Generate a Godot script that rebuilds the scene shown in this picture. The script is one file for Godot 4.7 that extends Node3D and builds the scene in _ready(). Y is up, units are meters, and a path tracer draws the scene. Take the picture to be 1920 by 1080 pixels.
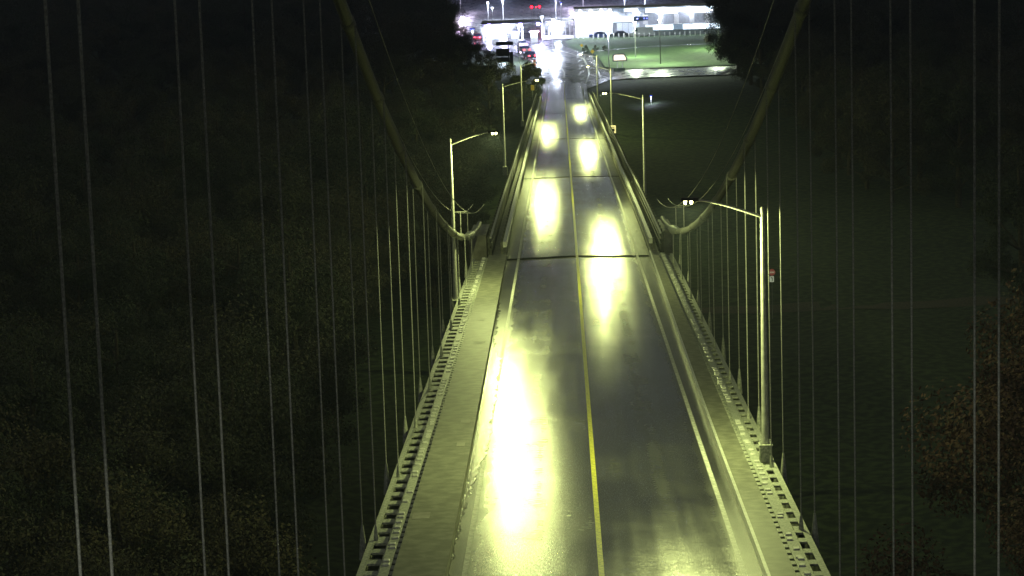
extends Node3D
# A suspension bridge on a wet night, seen from its tower down to the customs plaza at its end.
# Bridge coordinates: x across the road, h above the road's own plane, s metres along the bridge from the tower.

const GRADE := 0.0694
const CAM_H := 12.782
const PLAZA := -32.0
const S_JOINT := 139.4
const S_END := 433.0
var M := {}
var joints := [139.4, 212.6, 282.8, 363.6, 433.0]
var used := {}

func _ready():
	setup_view()
	make_materials()
	build_terrain()
	build_roadway()
	build_bridge()
	build_approach()
	build_plaza_ground()
	build_inspection_building()
	build_canopy()
	build_lamps()
	build_signs()
	build_vehicles()
	build_plaza_lights()
	build_trees()

# ------------------------------------------------------------------ view
func setup_view():
	var cam := Camera3D.new()
	cam.name = "camera"
	var yaw := -0.02145; var pitch := 0.17138; var roll := 0.03151
	var right := Vector3(cos(yaw), 0, sin(yaw))
	var fh := Vector3(sin(yaw), 0, -cos(yaw))
	var fwd := fh * cos(pitch) - Vector3.UP * sin(pitch)
	var up := Vector3.UP * cos(pitch) + fh * sin(pitch)
	var r2 := right * cos(roll) - up * sin(roll)
	var u2 := right * sin(roll) + up * cos(roll)
	cam.transform = Transform3D(Basis(r2, u2, -fwd), Vector3(-0.664, CAM_H, 0))
	cam.fov = 12.764
	cam.near = 0.5
	cam.far = 2500.0
	cam.current = true
	add_child(cam)
	var env := Environment.new()
	env.background_mode = Environment.BG_SKY
	var sky := Sky.new()
	var sm := ProceduralSkyMaterial.new()
	sm.sky_top_color = Color(0.255, 0.265, 0.245)
	sm.sky_horizon_color = Color(0.295, 0.305, 0.28)
	sm.ground_bottom_color = Color(0.03, 0.03, 0.03)
	sm.ground_horizon_color = Color(0.295, 0.305, 0.28)
	sm.sun_angle_max = 1.0
	sky.sky_material = sm
	env.sky = sky
	env.background_energy_multiplier = 1.0
	env.tonemap_mode = Environment.TONE_MAPPER_LINEAR
	env.tonemap_exposure = 1.0
	env.sdfgi_enabled = true
	env.ssao_enabled = true
	env.ssil_enabled = true
	env.fog_enabled = true
	env.fog_density = 0.00034
	env.fog_light_color = Color(0.82, 0.87, 1.0)
	var we := WorldEnvironment.new()
	we.name = "environment"
	we.environment = env
	add_child(we)

# ------------------------------------------------------------------ helpers
func deck_y(s: float) -> float:
	if s < 430.0: return -GRADE * s
	var t := minf(s - 430.0, 62.0)
	return -GRADE * 430.0 - (GRADE * t - GRADE * t * t / 124.0)

func camber(s: float) -> float:
	var a := 0.0; var b := 0.0
	if s < joints[0] or s > joints[4]: return 0.0
	for i in 4:
		if s >= joints[i] and s <= joints[i + 1]:
			a = joints[i]; b = joints[i + 1]
	var t := (s - a) / (b - a)
	return 0.125 * 4.0 * t * (1.0 - t)

func P(x: float, h: float, s: float) -> Vector3:
	return Vector3(x, deck_y(s) + h + camber(s), -s)

func G(x: float, y: float, s: float) -> Vector3:
	return Vector3(x, y, -s)

func unique(n: String) -> String:
	if not used.has(n):
		used[n] = 0
		return n
	used[n] += 1
	return "%s_%03d" % [n, used[n]]

func thing(called: String, label: String, category: String, at := Vector3.ZERO, turn := 0.0, group := "") -> Node3D:
	var o := Node3D.new()
	o.name = unique(called)
	o.position = at
	o.rotation.y = turn
	tag(o, label, category, group)
	add_child(o)
	return o

func tag(o: Node3D, label: String, category: String, group := ""):
	o.set_meta("label", label)
	o.set_meta("category", category)
	if group != "": o.set_meta("group", group)

func part(called: String, mesh: Mesh, mat: Material, parent: Node3D, at := Vector3.ZERO) -> MeshInstance3D:
	var mi := MeshInstance3D.new()
	mi.name = called
	mi.mesh = mesh
	mi.material_override = mat
	mi.position = at
	parent.add_child(mi, true)
	return mi

func struct(called: String, mesh: Mesh, mat: Material) -> MeshInstance3D:
	var mi := part(unique(called), mesh, mat, self)
	mi.set_meta("kind", "structure")
	return mi

func begin() -> SurfaceTool:
	var st := SurfaceTool.new()
	st.begin(Mesh.PRIMITIVE_TRIANGLES)
	st.set_smooth_group(-1)
	return st

func done(st: SurfaceTool) -> ArrayMesh:
	st.generate_normals()
	return st.commit()

func tri(st: SurfaceTool, a: Vector3, b: Vector3, c: Vector3):
	st.add_vertex(a); st.add_vertex(b); st.add_vertex(c)

func quad(st: SurfaceTool, a: Vector3, b: Vector3, c: Vector3, d: Vector3):
	tri(st, a, b, c); tri(st, a, c, d)

# box from eight corners: lo face a,b,c,d (seen from below order free), normals made to face out
func hexa(st: SurfaceTool, v: Array):
	var c := Vector3.ZERO
	for p in v: c += p
	c /= 8.0
	for f in [[0, 1, 2, 3], [4, 5, 6, 7], [0, 1, 5, 4], [1, 2, 6, 5], [2, 3, 7, 6], [3, 0, 4, 7]]:
		var a: Vector3 = v[f[0]]; var b: Vector3 = v[f[1]]; var d: Vector3 = v[f[2]]; var e: Vector3 = v[f[3]]
		var n := (d - a).cross(e - b)
		if n.dot((a + b + d + e) / 4.0 - c) > 0.0: quad(st, e, d, b, a)
		else: quad(st, a, b, d, e)

func box(st: SurfaceTool, lo: Vector3, hi: Vector3):
	hexa(st, [Vector3(lo.x, lo.y, lo.z), Vector3(hi.x, lo.y, lo.z), Vector3(hi.x, lo.y, hi.z), Vector3(lo.x, lo.y, hi.z),
		Vector3(lo.x, hi.y, lo.z), Vector3(hi.x, hi.y, lo.z), Vector3(hi.x, hi.y, hi.z), Vector3(lo.x, hi.y, hi.z)])

# a box with its edges cut by e
func chamfered(st: SurfaceTool, lo: Vector3, hi: Vector3, e: float):
	var xs := [lo.x, hi.x]; var ys := [lo.y, hi.y]; var zs := [lo.z, hi.z]
	var c := (lo + hi) / 2.0
	var pts := {}
	for i in 2:
		for j in 2:
			for k in 2:
				var d := Vector3(1 if i == 0 else -1, 1 if j == 0 else -1, 1 if k == 0 else -1) * e
				var p := Vector3(xs[i], ys[j], zs[k])
				pts[[i, j, k, 0]] = p + Vector3(0, d.y, d.z)
				pts[[i, j, k, 1]] = p + Vector3(d.x, 0, d.z)
				pts[[i, j, k, 2]] = p + Vector3(d.x, d.y, 0)
	var face := func(a: Vector3, b: Vector3, d: Vector3, f: Vector3):
		if (d - a).cross(f - b).dot((a + b + d + f) / 4.0 - c) > 0.0: quad(st, f, d, b, a)
		else: quad(st, a, b, d, f)
	for i in 2:
		face.call(pts[[i, 0, 0, 0]], pts[[i, 1, 0, 0]], pts[[i, 1, 1, 0]], pts[[i, 0, 1, 0]])
		face.call(pts[[0, i, 0, 1]], pts[[1, i, 0, 1]], pts[[1, i, 1, 1]], pts[[0, i, 1, 1]])
		face.call(pts[[0, 0, i, 2]], pts[[1, 0, i, 2]], pts[[1, 1, i, 2]], pts[[0, 1, i, 2]])
		for j in 2:
			face.call(pts[[i, j, 0, 0]], pts[[i, j, 1, 0]], pts[[i, j, 1, 1]], pts[[i, j, 0, 1]])
			face.call(pts[[i, 0, j, 0]], pts[[i, 1, j, 0]], pts[[i, 1, j, 2]], pts[[i, 0, j, 2]])
			face.call(pts[[0, i, j, 1]], pts[[1, i, j, 1]], pts[[1, i, j, 2]], pts[[0, i, j, 2]])
			for k in 2:
				var a: Vector3 = pts[[i, j, k, 0]]; var b: Vector3 = pts[[i, j, k, 1]]; var d: Vector3 = pts[[i, j, k, 2]]
				if (b - a).cross(d - a).dot((a + b + d) / 3.0 - c) > 0.0: tri(st, a, d, b)
				else: tri(st, a, b, d)

# a tube through points, with a radius for each
func tube(st: SurfaceTool, pts: Array, radii: Array, sides := 8):
	st.set_smooth_group(0)
	var rings := []
	for i in pts.size():
		var t: Vector3 = (pts[mini(i + 1, pts.size() - 1)] - pts[maxi(i - 1, 0)]).normalized()
		var a := t.cross(Vector3.UP if absf(t.y) < 0.95 else Vector3.RIGHT).normalized()
		var b := t.cross(a)
		var ring := []
		for k in sides:
			var w := TAU * k / sides
			ring.append(pts[i] + (a * cos(w) + b * sin(w)) * float(radii[i]))
		rings.append(ring)
	for i in pts.size() - 1:
		for k in sides:
			var n := (k + 1) % sides
			quad(st, rings[i][k], rings[i][n], rings[i + 1][n], rings[i + 1][k])
	st.set_smooth_group(-1)
	for k in range(1, sides - 1):
		tri(st, rings[0][0], rings[0][k + 1], rings[0][k])
		var l: Array = rings[-1]
		tri(st, l[0], l[k], l[k + 1])

func tube_mesh(pts: Array, radii: Array, sides := 8) -> ArrayMesh:
	var st := begin()
	tube(st, pts, radii, sides)
	return done(st)

func box_mesh(lo: Vector3, hi: Vector3, e := 0.0) -> ArrayMesh:
	var st := begin()
	if e > 0.0: chamfered(st, lo, hi, e)
	else: box(st, lo, hi)
	return done(st)

# a bar with a rectangular section along the bridge
func rail_mesh(x0: float, x1: float, h0: float, h1: float, s0: float, s1: float, step := 3.0) -> ArrayMesh:
	var st := begin()
	var n := maxi(1, ceili((s1 - s0) / step))
	for i in n:
		var a := lerpf(s0, s1, float(i) / n); var b := lerpf(s0, s1, float(i + 1) / n)
		quad(st, P(x0, h1, a), P(x0, h1, b), P(x1, h1, b), P(x1, h1, a))
		quad(st, P(x0, h0, a), P(x1, h0, a), P(x1, h0, b), P(x0, h0, b))
		quad(st, P(x0, h0, a), P(x0, h0, b), P(x0, h1, b), P(x0, h1, a))
		quad(st, P(x1, h0, a), P(x1, h1, a), P(x1, h1, b), P(x1, h0, b))
	quad(st, P(x0, h0, s0), P(x0, h1, s0), P(x1, h1, s0), P(x1, h0, s0))
	quad(st, P(x0, h0, s1), P(x1, h0, s1), P(x1, h1, s1), P(x0, h1, s1))
	return done(st)

# a flat strip on the road, following its crown
func strip_mesh(xa: Callable, xb: Callable, s0: float, s1: float, lift: float, step := 2.0) -> ArrayMesh:
	var st := begin()
	st.set_smooth_group(0)
	var n := maxi(1, ceili((s1 - s0) / step))
	var across := maxi(1, ceili((float(xb.call(s0)) - float(xa.call(s0))) / 0.25))
	for i in n:
		var a := lerpf(s0, s1, float(i) / n); var b := lerpf(s0, s1, float(i + 1) / n)
		for j in across:
			var t0 := float(j) / across; var t1 := float(j + 1) / across
			var xa0 := lerpf(xa.call(a), xb.call(a), t0); var xa1 := lerpf(xa.call(a), xb.call(a), t1)
			var xb0 := lerpf(xa.call(b), xb.call(b), t0); var xb1 := lerpf(xa.call(b), xb.call(b), t1)
			for p in [[xa0, a], [xb0, b], [xb1, b], [xa0, a], [xb1, b], [xa1, a]]:
				st.set_uv(Vector2(p[0], p[1] / 8.0))
				st.add_vertex(road_at(p[0], p[1]) + Vector3(0, lift, 0))
	return done(st)

func half_width_left(s: float) -> float:
	return lerpf(-3.64, -3.92, smoothstep(55.0, 160.0, s))

func half_width_right(s: float) -> float:
	return lerpf(3.72, 3.98, smoothstep(70.0, 160.0, s))

var swell: FastNoiseLite

func road_at(x: float, s: float) -> Vector3:
	var h := -0.023 * absf(x) * smoothstep(0.0, 0.6, absf(x))
	if swell == null:
		swell = FastNoiseLite.new()
		swell.seed = 11
		swell.frequency = 0.06
		swell.fractal_octaves = 2
	h += 0.018 * swell.get_noise_2d(x * 1.6, s * 0.8) - (0.0035 if s < S_JOINT else 0.007) * cos(TAU * (absf(x) - 1.75) / 1.7) * smoothstep(3.4, 2.8, absf(x))
	for j in joints:          # the surface is worn down next to each joint
		var d: float = absf(s - j)
		if d < 3.0: h -= 0.02 * (1.0 - d / 3.0)
	return P(x, h, s)

# ------------------------------------------------------------------ materials
func noise_tex(freq: float, ramp: Array, seed_ := 1, size := 512, octaves := 5, as_normal := false, bump := 4.0) -> NoiseTexture2D:
	var n := FastNoiseLite.new()
	n.seed = seed_
	n.frequency = freq
	n.fractal_octaves = octaves
	n.noise_type = FastNoiseLite.TYPE_SIMPLEX_SMOOTH
	var t := NoiseTexture2D.new()
	t.width = size; t.height = size
	t.seamless = true
	t.noise = n
	if as_normal:
		t.as_normal_map = true
		t.bump_strength = bump
	elif ramp.size():
		var g := Gradient.new()
		g.offsets = PackedFloat32Array([0.25, 0.75])
		g.colors = PackedColorArray([ramp[0], ramp[1]])
		t.color_ramp = g
	return t

func lin(r: float, g: float, b: float) -> Color:
	return Color(r, g, b).linear_to_srgb()

# lo and hi are real (linear) base colours; the noise wanders between them
func mat(called: String, lo: Color, hi: Color, rough: float, scale: float, seed_ := 1, freq := 0.012) -> StandardMaterial3D:
	var m := StandardMaterial3D.new()
	m.resource_name = called
	m.albedo_texture = noise_tex(freq, [lo.linear_to_srgb(), hi.linear_to_srgb()], seed_)
	m.uv1_triplanar = true
	m.uv1_world_triplanar = true
	m.uv1_scale = Vector3.ONE * scale
	m.roughness = rough
	M[called] = m
	return m

func plain(called: String, c: Color, rough: float, metal := 0.0) -> StandardMaterial3D:
	var m := StandardMaterial3D.new()
	m.resource_name = called
	m.albedo_color = c.linear_to_srgb()
	m.roughness = rough
	m.metallic = metal
	M[called] = m
	return m

func glow(called: String, c: Color, e: float) -> StandardMaterial3D:
	var m := plain(called, Color(0.6, 0.6, 0.6), 0.4)
	m.emission_enabled = true
	m.emission = c
	m.emission_energy_multiplier = e
	return m

func make_materials():
	# wet asphalt: dark, with a smooth film of water in the wheel tracks and rough, open edges
	var w := 256; var hgt := 1024
	var rough := Image.create(w, hgt, false, Image.FORMAT_RGB8)
	var col := Image.create(w, hgt, false, Image.FORMAT_RGB8)
	var n1 := FastNoiseLite.new(); n1.seed = 3; n1.frequency = 0.02; n1.fractal_octaves = 4
	var n2 := FastNoiseLite.new(); n2.seed = 8; n2.frequency = 0.35; n2.fractal_octaves = 2
	var n3 := FastNoiseLite.new(); n3.seed = 21; n3.frequency = 0.05; n3.fractal_octaves = 3
	for y in hgt:
		for x in w:
			var u := (x + 0.5) / w * 8.0 - 4.0
			var a := absf(u)
			var fold := absf(float(y) - hgt / 2.0)
			var big := n1.get_noise_2d(u * 14.0, fold * 0.35)
			var fine := n2.get_noise_2d(u * 3.0, y * 1.0)
			var streak := n3.get_noise_2d(u * 40.0, fold * 0.06)
			var r := 0.215 + 0.06 * big + 0.04 * fine + 0.05 * streak
			r += 0.2 * smoothstep(2.85, 3.3, a + 0.16 * n1.get_noise_2d(u * 5.0 + 90.0, fold * 0.5))
			r += 0.05 * smoothstep(0.5, 0.1, absf(a - 1.75))
			r = clampf(r, 0.12, 0.8)
			rough.set_pixel(x, y, Color(r, r, r))
			var c := 0.028 + 0.012 * big + 0.008 * fine + 0.01 * streak
			c = maxf(c, 0.01)
			col.set_pixel(x, y, Color(c * 1.0, c * 1.02, c * 0.85).linear_to_srgb())
	var asphalt := StandardMaterial3D.new()
	asphalt.resource_name = "wet_asphalt"
	asphalt.albedo_texture = ImageTexture.create_from_image(col)
	asphalt.roughness_texture = ImageTexture.create_from_image(rough)
	asphalt.roughness = 1.0
	asphalt.metallic_specular = 0.7
	asphalt.normal_enabled = true
	# fine grooves along the lane: the surface leans to either side far more than along it
	var grooves := Image.create(2048, 512, false, Image.FORMAT_RGB8)
	var gn := FastNoiseLite.new(); gn.seed = 14; gn.frequency = 0.45; gn.fractal_octaves = 2
	var gm := FastNoiseLite.new(); gm.seed = 15; gm.frequency = 0.2; gm.fractal_octaves = 2
	for y in 512:
		for x in 2048:
			var lean := 0.235 * gn.get_noise_2d(x, absf(y - 256.0) * 0.6)
			var pitch := 0.07 * gm.get_noise_2d(x * 0.5, absf(y - 256.0))
			grooves.set_pixel(x, y, Color(0.5 + 0.5 * lean, 0.5 + 0.5 * pitch, 0.5 + 0.5 * sqrt(1.0 - lean * lean)))
	asphalt.normal_texture = ImageTexture.create_from_image(grooves)
	asphalt.normal_scale = 1.0
	asphalt.clearcoat_enabled = true
	asphalt.clearcoat = 0.6
	asphalt.clearcoat_roughness = 0.22
	M["asphalt"] = asphalt
	var older: StandardMaterial3D = asphalt.duplicate()
	older.resource_name = "older_wet_asphalt"
	older.roughness = 0.95
	M["older_asphalt"] = older
	var pa := mat("plaza_asphalt", Color(0.03, 0.03, 0.032), Color(0.06, 0.06, 0.062), 0.42, 0.07, 4)
	pa.roughness_texture = noise_tex(0.01, [Color(0.5, 0.5, 0.5), Color(1, 1, 1)], 9)
	mat("concrete", Color(0.22, 0.21, 0.19), Color(0.34, 0.33, 0.29), 0.6, 0.22, 6)
	mat("walkway", Color(0.12, 0.122, 0.098), Color(0.215, 0.215, 0.175), 0.55, 0.16, 7, 0.02)
	mat("steel", Color(0.24, 0.26, 0.23), Color(0.5, 0.5, 0.45), 0.45, 0.9, 12, 0.02)
	mat("steel_dark", Color(0.05, 0.05, 0.045), Color(0.12, 0.12, 0.1), 0.5, 0.6, 13)
	mat("rail_dark", Color(0.02, 0.02, 0.018), Color(0.06, 0.06, 0.05), 0.5, 0.6, 33)
	mat("rail_bright", Color(0.5, 0.5, 0.47), Color(0.75, 0.75, 0.7), 0.3, 0.5, 14).clearcoat_enabled = true
	mat("cable_paint", Color(0.16, 0.16, 0.15), Color(0.34, 0.34, 0.32), 0.6, 1.4, 15, 0.03)
	mat("galvanised", Color(0.36, 0.36, 0.35), Color(0.52, 0.52, 0.5), 0.4, 0.6, 16)
	mat("line_white", Color(0.36, 0.36, 0.34), Color(0.72, 0.72, 0.68), 0.45, 0.35, 17, 0.03)
	mat("line_yellow", Color(0.3, 0.28, 0.03), Color(0.7, 0.66, 0.05), 0.45, 0.5, 18, 0.03)
	mat("rope", Color(0.2, 0.2, 0.2), Color(0.42, 0.42, 0.415), 0.42, 1.3, 36, 0.03)
	plain("joint_black", Color(0.006, 0.006, 0.006), 0.85).metallic_specular = 0.1
	mat("grass", Color(0.012, 0.022, 0.012), Color(0.06, 0.085, 0.034), 0.9, 0.07, 19, 0.02)
	mat("meadow", Color(0.035, 0.075, 0.022), Color(0.075, 0.13, 0.04), 0.9, 0.05, 20, 0.02)
	mat("worn_ground", Color(0.035, 0.042, 0.035), Color(0.06, 0.07, 0.055), 0.8, 0.08, 34)
	mat("bark", Color(0.05, 0.042, 0.032), Color(0.11, 0.095, 0.075), 0.9, 0.5, 22)
	var film := plain("water_film", Color(0.02, 0.02, 0.02), 0.2)
	film.roughness = 0.22
	film.normal_enabled = true
	film.normal_texture = noise_tex(0.05, [], 31, 256, 3, true, 3.0)
	film.normal_scale = 0.35
	film.uv1_triplanar = true; film.uv1_world_triplanar = true; film.uv1_scale = Vector3.ONE * 0.5
	plain("head_black", Color(0.03, 0.03, 0.03), 0.5)
	glow("lamp_lens", Color(1.0, 0.97, 0.62), 30.0)
	glow("lamp_blue", Color(0.3, 0.36, 1.0), 3.2)
	glow("lamp_violet", Color(0.62, 0.55, 1.0), 30.0)
	glow("retro_glow_white", Color(0.9, 0.95, 0.8), 0.32)  # glow stands in for light thrown back by reflective sign faces
	glow("retro_glow_red", Color(0.5, 0.02, 0.03), 0.5)
	glow("retro_glow_yellow", Color(1.0, 0.95, 0.6), 1.3)
	glow("lamp_white", Color(0.9, 0.93, 1.0), 40.0)
	glow("lamp_red", Color(1.0, 0.08, 0.16), 18.0)
	glow("lamp_amber", Color(1.0, 0.5, 0.1), 10.0)
	mat("wall_white", Color(0.7, 0.7, 0.7), Color(0.8, 0.8, 0.8), 0.6, 0.2, 23)
	mat("wall_grey", Color(0.3, 0.32, 0.36), Color(0.38, 0.4, 0.45), 0.5, 0.2, 24)
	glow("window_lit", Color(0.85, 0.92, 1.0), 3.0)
	glow("window_dim", Color(0.6, 0.72, 0.9), 0.45)
	plain("glass_dark", Color(0.02, 0.025, 0.05), 0.08)
	plain("sign_dark", Color(0.012, 0.012, 0.03), 0.5)
	mat("roof_dark", Color(0.02, 0.02, 0.03), Color(0.05, 0.05, 0.06), 0.6, 0.2, 25)
	mat("roof_grey", Color(0.12, 0.12, 0.125), Color(0.2, 0.2, 0.21), 0.6, 0.15, 38)
	plain("rubber", Color(0.012, 0.012, 0.012), 0.8)
	plain("sign_white", Color(0.75, 0.75, 0.72), 0.5)
	plain("sign_yellow", Color(0.75, 0.5, 0.04), 0.5)
	plain("sign_red", Color(0.5, 0.02, 0.025), 0.5)
	plain("sign_print", Color(0.12, 0.11, 0.06), 0.6)
	plain("orange_plastic", Color(0.7, 0.18, 0.02), 0.5)
	for c in [["car_black", 0.015, 0.015, 0.02], ["car_silver", 0.4, 0.41, 0.42], ["car_white", 0.7, 0.7, 0.7], ["car_red", 0.3, 0.02, 0.03], ["car_blue", 0.03, 0.06, 0.2]]:
		var m := plain(c[0], Color(c[1], c[2], c[3]), 0.3)
		m.clearcoat_enabled = true
		m.clearcoat = 0.8
		m.clearcoat_roughness = 0.1

# ------------------------------------------------------------------ ground
var hill: FastNoiseLite

func ground_y(x: float, s: float) -> float:
	if hill == null:
		hill = FastNoiseLite.new()
		hill.seed = 5
		hill.frequency = 0.02
	var far := smoothstep(380.0, 470.0, s)
	var y := lerpf(-35.5, PLAZA - 0.12, far)
	y += 5.0 * smoothstep(200.0, 90.0, s) * smoothstep(4.0, 30.0, absf(x))
	y += hill.get_noise_2d(x, s) * lerpf(1.4, 0.0, smoothstep(440.0, 480.0, s))
	y += hill.get_noise_2d(x, s) * 2.0 * smoothstep(800.0, 860.0, s)
	# the earth bank that takes over from the last span
	var bank := smoothstep(395.0, 440.0, s) * (1.0 - smoothstep(5.0, 13.0, absf(x)))
	if s < 500.0: y = lerpf(y, minf(deck_y(s) - 0.5, -30.6), bank * (1.0 - smoothstep(470.0, 490.0, s)))
	if s > 436.0 and s < 500.0: y = minf(y, deck_y(s) - 0.25)
	return y

func build_terrain():
	var st := begin()
	st.set_smooth_group(0)
	var nx := 96; var ns := 150
	for i in nx:
		for j in ns:
			var c := []
			for d in [[0, 0], [0, 1], [1, 1], [1, 0]]:
				var u: float = float(i + d[0]) / nx * 2.0 - 1.0
				var x := 40.0 * u + 260.0 * u * u * u
				var s: float = -40.0 + 940.0 * float(j + d[1]) / ns
				c.append(G(x, ground_y(x, s), s))
			quad(st, c[0], c[1], c[2], c[3])
	struct("ground", done(st), M.grass)
	var f := begin()
	quad(f, G(-2500, -44.0, -60), G(-2500, -44.0, 2300), G(2500, -44.0, 2300), G(2500, -44.0, -60))
	struct("ground", done(f), M.grass)

# ------------------------------------------------------------------ roadway on the bridge
func build_roadway():
	var road: MeshInstance3D
	for span in [[6.0, S_JOINT, M.asphalt], [S_JOINT, 492.0, M.older_asphalt]]:
		var st := begin()
		st.set_smooth_group(0)
		var rows := []
		var n := ceili(span[1] - span[0])
		for i in n + 1: rows.append(lerpf(span[0], span[1], float(i) / n))
		var nx := 44
		for j in rows.size() - 1:
			for i in nx:
				var c := []; var uv := []
				for d in [[0, 0], [0, 1], [1, 1], [1, 0]]:
					var ss: float = rows[j + d[1]]
					var x := lerpf(half_width_left(ss) - 0.03, half_width_right(ss) + 0.03, float(i + d[0]) / nx)
					c.append(road_at(x, ss))
					uv.append(Vector2((x + 4.0) / 8.0, ss / 36.0))
				for k in [0, 1, 2, 0, 2, 3]:
					st.set_uv(uv[k])
					st.add_vertex(c[k])
		st.generate_normals()
		st.generate_tangents()
		var r := part(unique("roadway"), st.commit(), span[2], self)
		r.set_meta("kind", "structure")
		if road == null: road = r
	part("edge_line", strip_mesh(func(_s): return -3.31, func(_s): return -3.18, 6.0, 488.0, 0.004), M.line_white, road)
	part("edge_line", strip_mesh(func(_s): return 3.2, func(_s): return 3.33, 6.0, 470.0, 0.004), M.line_white, road)
	part("centre_line", strip_mesh(func(_s): return -0.1, func(_s): return 0.03, 6.0, 480.0, 0.004), M.line_yellow, road)
	for j in joints:
		part("expansion_joint", strip_mesh(func(q): return half_width_left(q), func(q): return half_width_right(q), j - 0.55, j + 0.45, 0.008, 0.25), M.joint_black, road)
		part("joint_plate", strip_mesh(func(q): return half_width_left(q), func(q): return half_width_right(q), j - 0.95, j - 0.6, 0.007, 0.2), M.steel_dark, road)
	for j in [57.9]:
		part("construction_joint", strip_mesh(func(q): return half_width_left(q), func(q): return -2.2, j, j + 0.16, 0.006, 0.2), M.joint_black, road)
	# slab below the road
	struct("bridge_deck", rail_mesh(-4.95, 4.45, -0.75, -0.32, 6.0, S_END), M.concrete)
	# raised walks and kerbs
	var sw := struct("sidewalk", kerb_walk(func(q): return -4.87, half_width_left, 6.0, S_JOINT, 0.2), M.walkway)
	for q in [[64.0, -4.8, -4.35], [75.2, -4.1, -3.85], [79.6, -4.15, -3.85], [100.0, -4.4, -4.0], [108.0, -4.5, -4.2]]:
		var a: float = q[0]
		part("repair_patch", rail_mesh(q[1], q[2], 0.203, 0.206, a, a + 0.9), M.concrete, sw)
	struct("sidewalk", kerb_walk(func(q): return -4.62, func(q): return -3.95, S_JOINT + 0.4, S_END, 0.12), M.walkway)
	struct("kerb_walk", kerb_walk(half_width_right, func(q): return 4.34, 6.0, S_JOINT, 0.2), M.walkway)
	struct("kerb_walk", kerb_walk(half_width_right, func(q): return 4.42, S_JOINT + 0.4, S_END, 0.12), M.concrete)
	# steel angle along the right kerb and the left one
	struct("kerb_edge", kerb_walk(func(q): return half_width_right(q) - 0.035, func(q): return half_width_right(q) + 0.045, 6.0, S_JOINT, 0.206), M.rail_bright)
	# standing water along the left kerb
	var rng := RandomNumberGenerator.new(); rng.seed = 4
	var wn := FastNoiseLite.new(); wn.seed = 2; wn.frequency = 0.9; wn.fractal_octaves = 4
	var edge := func(q: float) -> float:
		var width := 0.36 * smoothstep(67.0, 78.0, q) * (1.0 - smoothstep(96.0, 103.0, q)) + 0.1 * smoothstep(58.0, 66.0, q) * (1.0 - smoothstep(110.0, 118.0, q))
		return half_width_left(q) + 0.02 + maxf(0.0, width + 0.17 * wn.get_noise_1d(q))
	var pud := part("puddle", strip_mesh(func(q): return half_width_left(q) + 0.0, edge, 58.0, 118.0, 0.007, 0.12), M.water_film, self)
	pud.set_meta("kind", "structure")

func kerb_walk(xa: Callable, xb: Callable, s0: float, s1: float, h: float) -> ArrayMesh:
	var st := begin()
	var n := ceili((s1 - s0) / 2.0)
	for i in n:
		var a := lerpf(s0, s1, float(i) / n); var b := lerpf(s0, s1, float(i + 1) / n)
		var x0: float = xa.call(a); var x1: float = xb.call(a); var x2: float = xa.call(b); var x3: float = xb.call(b)
		quad(st, P(x0, h, a), P(x2, h, b), P(x3, h, b), P(x1, h, a))
		quad(st, P(x0, -0.3, a), P(x2, -0.3, b), P(x2, h, b), P(x0, h, a))
		quad(st, P(x1, h, a), P(x3, h, b), P(x3, -0.3, b), P(x1, -0.3, a))
	quad(st, P(xa.call(s0), -0.3, s0), P(xa.call(s0), h, s0), P(xb.call(s0), h, s0), P(xb.call(s0), -0.3, s0))
	quad(st, P(xa.call(s1), -0.3, s1), P(xb.call(s1), -0.3, s1), P(xb.call(s1), h, s1), P(xa.call(s1), h, s1))
	return done(st)

# ------------------------------------------------------------------ the suspended span
func cable_h(s: float) -> float:
	var t := maxf(0.0, 152.0 - s)
	return 0.75 + 0.0307 * t + 0.00119 * t * t

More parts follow.
